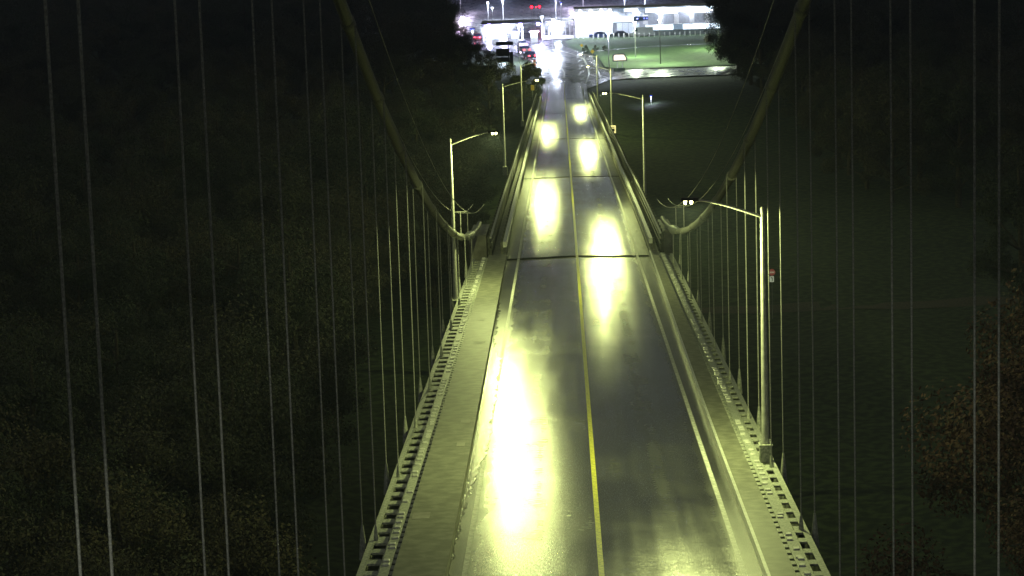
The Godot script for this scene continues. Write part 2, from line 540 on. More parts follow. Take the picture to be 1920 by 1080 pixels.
func build_bridge():
	var b := thing("suspension_bridge", "suspension bridge span with two sagging main cables, thin suspender ropes and pale steel edge girders", "bridge")
	for side in [-1, 1]:
		var xc: float = -5.81 if side < 0 else 5.24
		var pts := []; var rad := []
		for k in 60:
			var s := lerpf(6.0, 154.0, k / 59.0)
			pts.append(P(xc, cable_h(s), s)); rad.append(0.15)
		var cable := part("main_cable", tube_mesh(pts, rad, 14), M.cable_paint, b)
		# cable shoe and anchor block at the low end
		part("anchor_shoe", tube_mesh([P(xc, cable_h(133.0), 133.0), P(xc, cable_h(138.0), 138.0), P(xc, cable_h(141.0), 141.0)], [0.17, 0.27, 0.2], 12), M.steel, cable)
		part("anchor_block", rail_mesh(xc - 0.5, xc + 0.5, -3.0, 0.35, 150.0, 158.0), M.concrete, b)
		for k in range(2, 16):
			var s := 9.043 * k - 0.41
			var ch := cable_h(s)
			var dir := (P(xc, cable_h(s + 0.5), s + 0.5) - P(xc, ch, s)).normalized()
			var c := P(xc, ch, s)
			part("cable_band", tube_mesh([c - dir * 0.3, c - dir * 0.26, c + dir * 0.26, c + dir * 0.3], [0.155, 0.185, 0.185, 0.155], 12), M.cable_paint, cable)
			for d in [-0.171, 0.171]:
				part("suspender", tube_mesh([P(xc + d, ch + 0.02, s), P(xc + d, -0.5, s)], [0.019, 0.019], 6), M.rope, b)
			if s < 118.0: continue
			part("stanchion", tube_mesh([P(xc, ch + 0.15, s), P(xc, ch + 1.28, s)], [0.02, 0.02], 6), M.galvanised, cable)
			part("stanchion_bar", tube_mesh([P(xc - 0.34, ch + 1.25, s), P(xc + 0.34, ch + 1.25, s)], [0.018, 0.018], 5), M.galvanised, cable)
		for d in [-0.33, 0.33]:
			var hp := []; var hr := []
			for k in 50:
				var s := lerpf(6.0, 153.0, k / 49.0)
				hp.append(P(xc + d, cable_h(s) + 1.25, s)); hr.append(0.016)
			part("hand_rope", tube_mesh(hp, hr, 5), M.rope, b)
		# edge girder: outer chord, inner stringer, batten plates between, and a low beam on short posts at the walk
		var o0: float = -5.8 if side < 0 else 5.1
		var i0: float = -5.34 if side < 0 else 4.79
		var bm0: float = -5.24 if side < 0 else 4.5
		var g := part("edge_girder", rail_mesh(o0, o0 + 0.11, -2.0, -0.14, 6.0, 140.5), M.steel, b)
		part("chord_flange", rail_mesh(o0 - 0.025, o0 + 0.135, -0.14, -0.1, 6.0, 140.5), M.steel, g)
		part("inner_stringer", rail_mesh(i0, i0 + 0.09, -0.7, -0.115, 6.0, 140.5), M.steel, g)
		part("kerb_beam", rail_mesh(bm0, bm0 + 0.24, -0.08, 0.08, 6.0, 139.2), M.steel, g)
		var bx0 := minf(o0 + 0.17, i0 + 0.11); var bx1 := maxf(o0, i0)
		bx0 = o0 + 0.1 if side < 0 else i0 + 0.08
		bx1 = i0 + 0.02 if side < 0 else o0 + 0.01
		var plate := box_mesh(Vector3(bx0, -0.03, -0.19), Vector3(bx1, 0.03, 0.19), 0.012)
		var wide := box_mesh(Vector3(bx0, -0.03, -0.32), Vector3(bx1, 0.04, 0.32), 0.012)
		for k in range(2, 16):
			var s := 9.043 * k - 0.41
			# node bracket: gusset plate and a cone over the outer socket
			var gx: float = xc + 0.171 * side
			part("rope_socket", tube_mesh([P(gx, -0.6, s), P(gx, -0.1, s), P(gx, 0.3, s)], [0.11, 0.075, 0.03], 8), M.steel, g)
			part("rope_socket", tube_mesh([P(xc - 0.171 * side, -0.6, s), P(xc - 0.171 * side, -0.1, s), P(xc - 0.171 * side, 0.25, s)], [0.1, 0.07, 0.03], 8), M.steel, g)
			part("socket_bracket", box_mesh(Vector3(minf(xc - 0.1, gx), -0.95, -0.22) + P(0, 0, s), Vector3(maxf(xc + 0.1, gx), -0.7, 0.22) + P(0, 0, s), 0.02), M.steel, g)
			part("batten_plate", wide, M.steel, g, P(0, -0.14, s))
			for q in range(1, 7):
				var t := s + 9.043 * q / 7.0
				if t < 140.0 and t > 40.0: part("batten_plate", plate, M.steel, g, P(0, -0.14, t))
		# brackets across the gap between walk and beam, and pale lumps as lit water drips
		var w0 := -5.01 if side < 0 else 4.33
		var w1 := -4.86 if side < 0 else 4.52
		var bracket := box_mesh(Vector3(w0, -0.12, -0.16), Vector3(w1, 0.06, 0.16), 0.01)
		var glint_lump := box_mesh(Vector3(-0.08, -0.03, -0.1), Vector3(0.08, 0.03, 0.1), 0.015)
		var t := 44.0
		var rng := RandomNumberGenerator.new(); rng.seed = 31 + side
		while t < 139.0:
			part("beam_bracket", bracket, M.steel, g, P(0, 0.0, t))
			if rng.randf() < 0.7: part("beam_glint_lump", glint_lump, M.rail_bright, g, P(bm0 + 0.12 + rng.randf_range(-0.03, 0.03), 0.095, t + rng.randf_range(-0.25, 0.25)))
			t += 0.646

# ------------------------------------------------------------------ rails beyond the joint
func rail_run(label: String, x: float, top: float, bars: Array, width: float, s0: float, s1: float, gap: float, m: Material, called: String, post_m: Material):
	var r := thing(called, label, "guard rail" if called == "guard_rail" else "railing")
	for bar in bars:
		part("rail_bar", rail_mesh(x - width / 2, x + width / 2, bar[0], bar[1], s0, s1), m if bar[1] - bar[0] > 0.1 else M.galvanised, r)
	var post := box_mesh(Vector3(-0.07, -0.35, -0.06), Vector3(0.07, top - 0.01, 0.06), 0.008)
	var off := width / 2 + 0.072
	var t := s0 + 0.3
	while t < s1:
		part("post", post, post_m, r, P(x - off * signf(x) * -1.0, 0, t))
		t += gap

func build_approach():
	rail_run("bright galvanised guard rail between the road and the sidewalk, left side, beyond the joint", -4.0, 0.78, [[0.5, 0.8]], 0.2, S_JOINT + 1.0, 436.0, 2.4, M.rail_bright, "guard_rail", M.steel_dark)
	rail_run("bright galvanised guard rail along the right road edge beyond the joint", 4.05, 0.78, [[0.5, 0.8]], 0.2, S_JOINT + 1.0, 436.0, 2.4, M.rail_bright, "guard_rail", M.steel_dark)
	rail_run("dark outer parapet railing on the left edge, outside the sidewalk", -4.78, 1.1, [[0.05, 0.45], [0.6, 0.75], [1.02, 1.09]], 0.1, S_JOINT + 1.0, S_END, 2.2, M.rail_dark, "parapet_railing", M.rail_dark)
	rail_run("dark outer parapet railing on the right edge of the approach", 4.6, 1.1, [[0.05, 0.45], [0.6, 0.75], [1.02, 1.09]], 0.1, S_JOINT + 1.0, S_END, 2.2, M.rail_dark, "parapet_railing", M.rail_dark)
	var g := thing("approach_viaduct", "dark fascia girders and piers carrying the straight approach spans", "viaduct")
	for x in [-4.9, 4.5]:
		part("fascia_girder", rail_mesh(x - 0.1, x + 0.1, -2.0, -0.31, S_JOINT + 0.6, S_END), M.steel_dark, g)
	for j in joints:
		part("pier", box_mesh(Vector3(-4.4, ground_y(0, j) - 1.0, -j - 0.8), Vector3(4.0, deck_y(j) - 0.78, -j + 0.8), 0.1), M.concrete, g)

# ------------------------------------------------------------------ plaza
func poly(pts: Array, y: float) -> ArrayMesh:
	var flat := PackedVector2Array()
	for p in pts: flat.append(p)
	var idx := Geometry2D.triangulate_polygon(flat)
	var st := begin()
	for i in range(0, idx.size(), 3):
		var a := flat[idx[i]]; var b := flat[idx[i + 1]]; var c := flat[idx[i + 2]]
		var va := G(a.x, y, a.y); var vb := G(b.x, y, b.y); var vc := G(c.x, y, c.y)
		if (vb - va).cross(vc - va).y > 0.0: tri(st, va, vc, vb)
		else: tri(st, va, vb, vc)
	return done(st)

func V(x: float, s: float) -> Vector2:
	return Vector2(x, s)

func build_plaza_ground():
	struct("plaza_road", poly([V(-4.2, 470), V(-4.6, 492), V(-5.4, 515), V(-7.0, 535), V(-10.0, 548), V(-14, 560), V(-30, 585), V(-38, 640), V(-60, 790), V(90, 790), V(60, 640), V(60, 595), V(2.4, 594), V(-0.6, 582), V(0.4, 570), V(3.4, 554), V(6.2, 540), V(6.8, 528), V(7.4, 512), V(12, 506.5), V(30, 507), V(60, 512), V(60, 496), V(28, 490), V(15, 489), V(8.5, 486), V(4.3, 470)], PLAZA + 0.0), M.plaza_asphalt)
	struct("meadow", poly([V(8.2, 513), V(12, 508), V(30, 508.5), V(58, 513), V(58, 592.5), V(3.4, 592.5), V(0.6, 582), V(1.4, 571), V(4.4, 555), V(7.2, 541)], PLAZA + 0.1), M.meadow)
	# pale painted edge lines of the curving lanes
	for q in [[[V(-4.2, 494), V(-4.9, 514), V(-6.4, 534), V(-9.0, 547)], 0.12], [[V(0.0, 492), V(0.1, 505), V(-0.4, 514)], 0.12], [[V(4.0, 480), V(4.9, 500), V(4.8, 520), V(4.2, 536), V(1.6, 550), V(-2.2, 562)], 0.14], [[V(7.0, 488), V(6.6, 512), V(6.2, 530)], 0.12]]:
		var line: Array = q[0]
		var st := begin()
		for i in line.size() - 1:
			var d: Vector2 = (line[i + 1] - line[i]).normalized().orthogonal() * q[1]
			var a: Vector2 = line[i]; var b: Vector2 = line[i + 1]
			quad(st, G(a.x + d.x, PLAZA + 0.005, a.y + d.y), G(b.x + d.x, PLAZA + 0.005, b.y + d.y), G(b.x - d.x, PLAZA + 0.005, b.y - d.y), G(a.x - d.x, PLAZA + 0.005, a.y - d.y))
		var ms := done(st)
		struct("lane_line", ms, M.line_white)
	# a darker worn path in the meadow, with low shrubs beside it
	struct("footpath", poly([V(4.6, 552.4), V(10, 553.6), V(17, 560), V(32, 563), V(32, 564.2), V(17, 561.4), V(9.8, 555.4), V(4.4, 553.6)], PLAZA + 0.106), M.plaza_asphalt)
	# dark track across the low ground on the right
	var tr := begin()
	for i in 30:
		var c := []
		for d in [[0, 0], [0, 1], [1, 1], [1, 0]]:
			var x: float = 11.0 + 2.0 * (i + d[0])
			var q: float = 260.0 + 4.5 * d[1] + 0.06 * (x - 11.0)
			c.append(G(x, ground_y(x, q) + 0.06, q))
		quad(tr, c[0], c[1], c[2], c[3])
	struct("track", done(tr), M.bark)
	# island the toll booths stand on and the low white wall
	struct("pavement", poly([V(-4.6, 589), V(2.6, 589.5), V(2.6, 593), V(-4.6, 593)], PLAZA + 0.12), M.concrete)

func build_inspection_building():
	var b := thing("inspection_building", "long white flat roofed inspection building with lit window bands behind the meadow", "building", G(3, PLAZA, 592))
	var w := 33.5; var h := 6.55
	part("wall", box_mesh(Vector3(8.6, 0, -7), Vector3(w, h, 0)), M.wall_grey, b)
	part("hall", box_mesh(Vector3(0, 0, -6.5), Vector3(8.6, h + 0.05, 0.35), 0.03), M.wall_white, b)
	part("roof_edge", box_mesh(Vector3(-0.3, h + 0.05, -7.3), Vector3(w + 0.1, h + 0.2, 0.37), 0.03), M.wall_white, b)
	# upper band of lit windows
	for i in 10:
		var x := 8.8 + i * 2.46
		var top := h - 0.12
		var low := h - 0.75 if i < 3 else h - 1.5 + 0.35 * float((i * 7) % 3 == 0)
		var f := part("window", box_mesh(Vector3(x, low, 0.0), Vector3(x + 2.4, top, 0.06)), M.window_lit if i != 0 and i != 2 else M.window_dim, b)
		part("frame", box_mesh(Vector3(x - 0.05, low - 0.08, 0.0), Vector3(x + 2.45, low - 0.005, 0.12)), M.wall_white, f)
		part("mullion", box_mesh(Vector3(x + 1.17, low, 0.062), Vector3(x + 1.23, top, 0.1)), M.wall_grey, f)
	# grey cladding panels between
	for i in 15:
		var x := 15.6 + i * 1.18
		part("panel", box_mesh(Vector3(x, 2.75, 0.0), Vector3(x + 1.1, 4.9, 0.05), 0.01), M.wall_grey if i % 3 else M.wall_white, b)
	# lower band
	for i in 8:
		var x := 16.2 + i * 2.12
		part("window", box_mesh(Vector3(x, 1.35, 0.0), Vector3(x + 2.0, 2.55, 0.07)), M.window_lit if i != 3 else M.window_dim, b)
	part("awning", box_mesh(Vector3(16.0, 2.58, 0.0), Vector3(w, 2.7, 1.1), 0.02), M.wall_white, b)
	# lit sign, dark window beside it, entrance glass
	part("sign_light", box_mesh(Vector3(8.7, 3.5, 0.36), Vector3(13.3, 4.65, 0.5), 0.02), M.window_lit, b)
	var dw := part("window", box_mesh(Vector3(13.5, 3.6, 0.0), Vector3(16.7, 4.55, 0.06)), M.glass_dark, b)
	for x in [14.2, 15.7, 16.3]:
		part("status_light", box_mesh(Vector3(x, 3.95, 0.065), Vector3(x + 0.3, 4.2, 0.12)), M.lamp_blue, dw)
	for i in 4:
		part("entrance_glass", box_mesh(Vector3(9.6 + i * 1.3, 0.9, 0.36), Vector3(10.82 + i * 1.3, 3.2, 0.4)), M.window_dim, b)
	for x in [1.2, 3.6, 6.0, 8.0, 14.0, 20.0, 26.0, 32.0]:  # lamps right of the hall are added to lift the grey panels
		var fit := part("wall_lamp", box_mesh(Vector3(x - 0.25, h - 0.35, 1.05), Vector3(x + 0.25, h - 0.2, 1.45), 0.02), M.lamp_white, b)
		part("bracket", box_mesh(Vector3(x - 0.05, h - 0.25, 0.351), Vector3(x + 0.05, h - 0.2, 1.04)), M.steel_dark, fit)
		lamp_light(b, Vector3(x, h - 0.5, 1.5), Color(0.9, 0.93, 1.0), 60.0 if x < 9.0 else 22.0, 0.2, 88.0)
	# walkway between canopy and building
	var wk := thing("covered_walkway", "white covered walkway on slim columns between the canopy and the building", "walkway", G(-4.2, PLAZA, 593.5))
	part("roof", box_mesh(Vector3(0, 4.05, -1.2), Vector3(7.0, 4.35, 1.2), 0.02), M.wall_white, wk)
	for i in 8:
		part("column", box_mesh(Vector3(0.05 + i * 0.97, 0, 0.8), Vector3(0.2 + i * 0.97, 4.04, 0.95)), M.wall_white, wk)
	part("low_wall", box_mesh(Vector3(-0.2, 0, 1.3), Vector3(7.0, 0.75, 1.5), 0.02), M.wall_white, wk)
	part("walkway_lamp", box_mesh(Vector3(3.0, 3.9, -0.3), Vector3(3.6, 4.02, 0.3)), M.lamp_white, wk)
	lamp_light(wk, Vector3(3.3, 3.7, 0.0), Color(0.85, 0.92, 1.0), 60.0, 0.2, 88.0)
	# bollards along the meadow's far edge
	var proto: Node3D = null
	for i in 26:
		var x := 3.6 + i * 1.16
		var o := MeshInstance3D.new()
		if proto == null:
			o.mesh = tube_mesh([Vector3(0, -0.1, 0), Vector3(0, 0.88, 0), Vector3(0, 0.95, 0)], [0.14, 0.14, 0.08], 8)
			o.material_override = M.sign_white
			proto = o
		else: o = proto.duplicate()
		o.name = unique("bollard")
		o.position = G(x, PLAZA + 0.1, 589.0)
		tag(o, "white bollard in the row along the far edge of the meadow", "bollard", "bollards in front of the inspection building")
		add_child(o)

func lamp_light(parent: Node3D, at: Vector3, c: Color, e: float, size := 0.15, angle := 89.5, blend := 0.35):
	var l := SpotLight3D.new()
	l.name = "lamp_light"
	l.light_color = c
	l.light_energy = e
	l.light_size = size
	l.spot_range = 300.0
	l.spot_angle = angle
	l.spot_attenuation = 2.0
	l.spot_angle_attenuation = blend
	l.shadow_enabled = true
	parent.add_child(l, true)
	l.position = at
	l.rotation = Vector3(-PI / 2, 0, 0)

func build_canopy():
	var c := thing("inspection_canopy", "wide dark edged canopy with bright lamps over the inspection lanes", "canopy", G(-18.3, PLAZA, 590))
	part("roof", box_mesh(Vector3(0, 4.3, -3), Vector3(14.3, 4.6, 5), 0.03), M.wall_white, c)
	part("roof_edge", box_mesh(Vector3(-0.1, 4.35, 5.01), Vector3(14.4, 4.68, 5.12)), M.roof_dark, c)
	for x in [0.4, 4.8, 9.2, 13.8]:
		part("column", box_mesh(Vector3(x - 0.16, 0, 3.6), Vector3(x + 0.16, 4.29, 3.92), 0.02), M.wall_white, c)
	for x in [1.7, 5.2, 8.8, 12.9]:
		part("canopy_lamp", box_mesh(Vector3(x - 0.4, 3.75, 4.2), Vector3(x + 0.4, 4.28, 4.9), 0.1), M.lamp_violet, c)
		lamp_light(c, Vector3(x, 3.5, 4.5), Color(0.8, 0.78, 1.0), 90.0 if x < 6.0 else 330.0, 0.3, 89.0)
	var first: Node3D = null
	var names := ["leftmost white toll booth under the canopy", "second white toll booth from the left under the canopy", "white toll booth right of the middle under the canopy"]
	for i in 3:
		var x := -15.2 + i * 4.4
		if first == null:
			first = thing("toll_booth", names[0], "booth", G(x, PLAZA, 584), 0.0, "booths under the canopy")
			part("base", box_mesh(Vector3(-0.8, 0, -1.2), Vector3(0.8, 1.1, 1.2), 0.02), M.wall_white, first)
			part("window", box_mesh(Vector3(-0.75, 1.11, -1.15), Vector3(0.75, 2.15, 1.15)), M.window_lit, first)
			for q in [[-0.8, -1.2], [0.72, -1.2], [-0.8, 1.12], [0.72, 1.12]]:
				part("corner_post", box_mesh(Vector3(q[0], 1.1, q[1]), Vector3(q[0] + 0.08, 2.18, q[1] + 0.08)), M.wall_white, first)
			part("roof", box_mesh(Vector3(-1.1, 2.18, -1.5), Vector3(1.1, 2.4, 1.5), 0.03), M.wall_white, first)
		else:
			var d: Node3D = first.duplicate()
			d.name = unique("toll_booth")
			d.position = G(x, PLAZA, 584)
			d.set_meta("label", names[i])
			add_child(d)

# ------------------------------------------------------------------ street lamps on the bridge
func build_lamps():
	# side, s, arm reach, label
	var defs := [
		[-1, 6.0, 2.0, "street lamp on the left girder next to the tower, its pole out of view"],
		[1, -42.0, 2.0, "street lamp on the right girder behind the tower, out of view"],
		[1, 72.9, 1.86, "nearest grey street lamp, on the right girder, with a square box at its foot"],
		[-1, 121.5, 1.85, "grey street lamp on the left girder, its arm over the sidewalk just before the joint"],
		[1, 184.5, 2.5, "slim street lamp on the right edge beyond the joint, second on that side"],
		[-1, 234.0, 2.9, "slim street lamp on the left parapet beyond the joint, second on that side"],
		[1, 300.0, 2.4, "far street lamp on the right edge with a pale plate low on its pole"],
		[-1, 346.0, 2.8, "far thin street lamp on the left parapet, third on that side"],
		[1, 412.0, 2.3, "farthest street lamp on the right, where the bridge meets the plaza road"]]
	for d in defs:
		var side: int = d[0]; var s: float = d[1]; var reach: float = d[2]
		var x: float
		if side < 0: x = -5.98
		else: x = 4.98 if s < 130 else 5.2
		var base_h := -0.1 if side > 0 and s < 130 else -0.6
		var o := thing("street_lamp", d[3], "street lamp", P(x, 0, s), 0.0, "street lamps along the bridge")
		var top := 7.36 if s > 100.0 and s < 130.0 else (7.28 if s < 100.0 else 7.22)
		var st := begin()
		var pp := []; var pr := []
		for k in 10:
			var t := k / 9.0
			pp.append(Vector3(0, lerpf(base_h + (0.55 if base_h > -0.5 else 0.3), top, t), 0)); pr.append(lerpf(0.115, 0.055, t))
		tube(st, pp, pr, 12)
		part("pole", done(st), M.galvanised, o)
		part("cap", tube_mesh([Vector3(0, top, 0), Vector3(0, top + 0.06, 0), Vector3(0, top + 0.09, 0)], [0.065, 0.06, 0.02], 10), M.galvanised, o)
		var ap := []; var ar := []
		for k in 8:
			var t := k / 7.0
			ap.append(Vector3(-side * reach * t * 0.98, top - 0.2 + 0.68 * t - 0.14 * t * t * t, 0)); ar.append(lerpf(0.045, 0.03, t))
		part("arm", tube_mesh(ap, ar, 8), M.galvanised, o)
		# pedestal
		if base_h > -0.5:
			part("base_box", box_mesh(Vector3(-0.18, base_h, -0.18), Vector3(0.18, base_h + 0.5, 0.18), 0.015), M.steel, o)
			part("base_plate", box_mesh(Vector3(-0.2, base_h + 0.5, -0.2), Vector3(0.2, base_h + 0.54, 0.2), 0.01), M.steel, o)
			for q in [[-0.14, -0.14], [0.14, -0.14], [-0.14, 0.14], [0.14, 0.14]]:
				part("bolt", tube_mesh([Vector3(q[0], base_h + 0.54, q[1]), Vector3(q[0], base_h + 0.62, q[1])], [0.022, 0.022], 6), M.rail_bright, o)
		else:
			part("bracket_box", box_mesh(Vector3(-0.22, base_h - 0.5, -0.2), Vector3(0.22, base_h + 0.26, 0.2), 0.02), M.steel, o)
			part("base_plate", box_mesh(Vector3(-0.2, base_h + 0.26, -0.2), Vector3(0.2, base_h + 0.3, 0.2), 0.01), M.steel, o)
		# flat head, dark above, lit below
		var hx := -side * reach
		var hd := begin()
		var y := top + 0.36
		var dx := -side * 0.46
		hexa(hd, [Vector3(hx + side * 0.05, y - 0.04, -0.07), Vector3(hx + dx, y - 0.02, -0.15), Vector3(hx + dx, y - 0.02, 0.15), Vector3(hx + side * 0.05, y - 0.04, 0.07),
			Vector3(hx + side * 0.05, y + 0.05, -0.06), Vector3(hx + dx * 0.95, y + 0.06, -0.11), Vector3(hx + dx * 0.95, y + 0.06, 0.11), Vector3(hx + side * 0.05, y + 0.05, 0.06)])
		var head := part("lamp_head", done(hd), M.head_black, o)
		for q in [0.34, 0.72]:
			var cx: float = hx + dx * q
			part("lamp_lens", tube_mesh([Vector3(cx, y - 0.03, 0), Vector3(cx, y - 0.09, 0), Vector3(cx, y - 0.13, 0)], [0.048, 0.044, 0.025], 10), M.lamp_lens, head)
		lamp_light(o, Vector3(hx + dx * 0.52, y - 0.16, 0), Color(0.945, 1.0, 0.61) if s > 20 else Color(0.95, 0.97, 0.85), 130.0, 0.13, 89.8, 0.08)

# ------------------------------------------------------------------ signs
func build_signs():
	# plate on the third right lamp post; added glow for its reflective face
	var p := thing("plate_sign", "pale yellow plate with a grey block of print on the far right lamp post", "sign", P(5.2, 0, 300.0))
	var c := P(5.25, 0.1, 299.5) - P(5.2, 0, 300.0)
	part("sign_plate", box_mesh(c + Vector3(-0.36, -0.45, 0), c + Vector3(0.36, 0.45, 0.03), 0.008), M.retro_glow_yellow, p)
	part("print_bar", box_mesh(c + Vector3(-0.22, 0.2, 0.031), c + Vector3(0.22, 0.29, 0.034)), M.sign_print, p)
	part("print_block", box_mesh(c + Vector3(-0.18, -0.25, 0.031), c + Vector3(0.22, 0.1, 0.034)), M.sign_print, p)
	part("clamp", box_mesh(c + Vector3(-0.25, -0.05, -0.42), c + Vector3(0.0, 0.05, -0.003)), M.steel_dark, p)
	# no entry sign far below on the right; added glow for reflective faces
	var gy := ground_y(20.2, 258.0)
	var n := thing("no_entry_sign", "small red round sign over a white plate, far below right of the bridge", "sign", G(20.2, gy, 258.0))
	var yy := -33.0 + 1.25 - gy
	var top := yy + 0.75
	part("post", tube_mesh([Vector3(0, -0.3, 0), Vector3(0, top + 0.2, 0)], [0.04, 0.04], 8), M.galvanised, n)
	var disc := tube_mesh([Vector3(0, top, 0.05), Vector3(0, top, 0.07)], [0.34, 0.34], 20)
	var dd := part("sign_disc", disc, M.retro_glow_red, n)
	part("bar", box_mesh(Vector3(-0.23, top - 0.06, 0.071), Vector3(0.23, top + 0.06, 0.074)), M.retro_glow_white, dd)
	var pl := part("sign_plate", box_mesh(Vector3(-0.25, top - 1.0, 0.05), Vector3(0.2, top - 0.4, 0.07), 0.005), M.retro_glow_white, n)
	part("arrow_mark", box_mesh(Vector3(0.0, top - 0.9, 0.071), Vector3(0.07, top - 0.6, 0.074)), M.sign_print, pl)
	part("arrow_mark", box_mesh(Vector3(-0.12, top - 0.6, 0.071), Vector3(0.07, top - 0.52, 0.074)), M.sign_print, pl)
	# message board in the meadow
	var v := thing("message_board", "glowing cream message board with cut upper corners on two posts in the meadow", "sign", G(11.0, PLAZA + 0.1, 505.0))
	var shape := PackedVector2Array([Vector2(-1.4, 1.75), Vector2(1.45, 1.75), Vector2(1.45, 2.35), Vector2(0.95, 3.25), Vector2(-1.05, 3.25), Vector2(-1.4, 2.9)])
	part("cabinet", plate_mesh(shape, 0.0, 0.3), M.head_black, v)
	var lit := PackedVector2Array()
	for q in shape: lit.append((q - Vector2(0.02, 2.5)) * Vector2(0.82, 0.7) + Vector2(0.02, 2.5))
	part("lit_screen", plate_mesh(lit, 0.305, 0.33), glow("screen_cream", Color(1.0, 0.9, 0.62), 1.3), v)
	for x in [-0.5, 0.5]:
		part("post", box_mesh(Vector3(x - 0.06, 0, 0.1), Vector3(x + 0.06, 1.76, 0.2)), M.galvanised, v)
	part("foot", box_mesh(Vector3(-1.2, -0.1, -0.4), Vector3(1.0, 0.45, 0.5), 0.05), M.grass, v)
	# yellow diamonds
	for q in [[5.9, 520.0, 2.6, 0.45, "yellow diamond warning sign on a thin post beside the curving lane"], [4.0, 549.0, 1.6, 0.36, "smaller yellow diamond sign near the dark shrubs"]]:
		var d := thing("warning_sign", q[4], "sign", G(q[0], PLAZA + 0.1, q[1]))
		part("post", tube_mesh([Vector3(0, 0, 0), Vector3(0, q[2], 0)], [0.04, 0.04], 6), M.galvanised, d)
		var r: float = q[3]
		part("plate", plate_mesh(PackedVector2Array([Vector2(0, q[2] - r), Vector2(r, q[2]), Vector2(0, q[2] + r), Vector2(-r, q[2])]), 0.05, 0.07), M.sign_yellow, d)
	# stack of dark boards left of the road
	var g := thing("sign_gantry", "stack of dark sign boards on a tall post left of the plaza road", "sign", G(-10.75, PLAZA - 0.1, 505.0))
	part("post", tube_mesh([Vector3(0, 0, 0), Vector3(0, 8.2, 0)], [0.12, 0.09], 8), M.sign_dark, g)
	part("cross_board", box_mesh(Vector3(-2.4, 5.7, 0.1), Vector3(1.0, 6.45, 0.2), 0.01), M.sign_dark, g)
	part("board", box_mesh(Vector3(-2.4, 3.6, 0.1), Vector3(0.2, 5.1, 0.2), 0.01), M.sign_dark, g)
	part("board", box_mesh(Vector3(-2.3, 2.5, 0.1), Vector3(0.2, 3.4, 0.2), 0.01), M.sign_dark, g)
	part("side_board", box_mesh(Vector3(0.22, 1.0, 0.12), Vector3(0.9, 4.4, 0.22), 0.01), M.sign_dark, g)
	part("glow_board", box_mesh(Vector3(-2.3, 1.25, 0.1), Vector3(-0.6, 2.3, 0.2), 0.01), M.window_lit, g)  # white board given a glow of its own
	# small yellow sign by the bush at the bridge's end
	var y := thing("yellow_sign", "small pale yellow sign among the bushes at the left end of the bridge", "sign", P(-5.4, 0, 430.0))
	part("post", tube_mesh([Vector3(0, -1.0, 0), Vector3(0, 2.0, 0)], [0.04, 0.04], 6), M.galvanised, y)
	part("plate", box_mesh(Vector3(-0.28, 1.6, 0.05), Vector3(0.28, 2.5, 0.08), 0.01), M.sign_yellow, y)

func plate_mesh(shape: PackedVector2Array, z0: float, z1: float) -> ArrayMesh:
	var st := begin()
	var idx := Geometry2D.triangulate_polygon(shape)
	for i in range(0, idx.size(), 3):
		var q := [shape[idx[i]], shape[idx[i + 1]], shape[idx[i + 2]]]
		var cw: bool = (q[1] - q[0]).cross(q[2] - q[0]) < 0.0
		if not cw: q = [q[0], q[2], q[1]]
		tri(st, Vector3(q[0].x, q[0].y, z1), Vector3(q[1].x, q[1].y, z1), Vector3(q[2].x, q[2].y, z1))
		tri(st, Vector3(q[0].x, q[0].y, z0), Vector3(q[2].x, q[2].y, z0), Vector3(q[1].x, q[1].y, z0))
	var ccw := not Geometry2D.is_polygon_clockwise(shape)
	for i in shape.size():
		var a := shape[i]; var b := shape[(i + 1) % shape.size()]
		if not ccw:
			var t := a; a = b; b = t
		quad(st, Vector3(a.x, a.y, z0), Vector3(a.x, a.y, z1), Vector3(b.x, b.y, z1), Vector3(b.x, b.y, z0))
	return done(st)

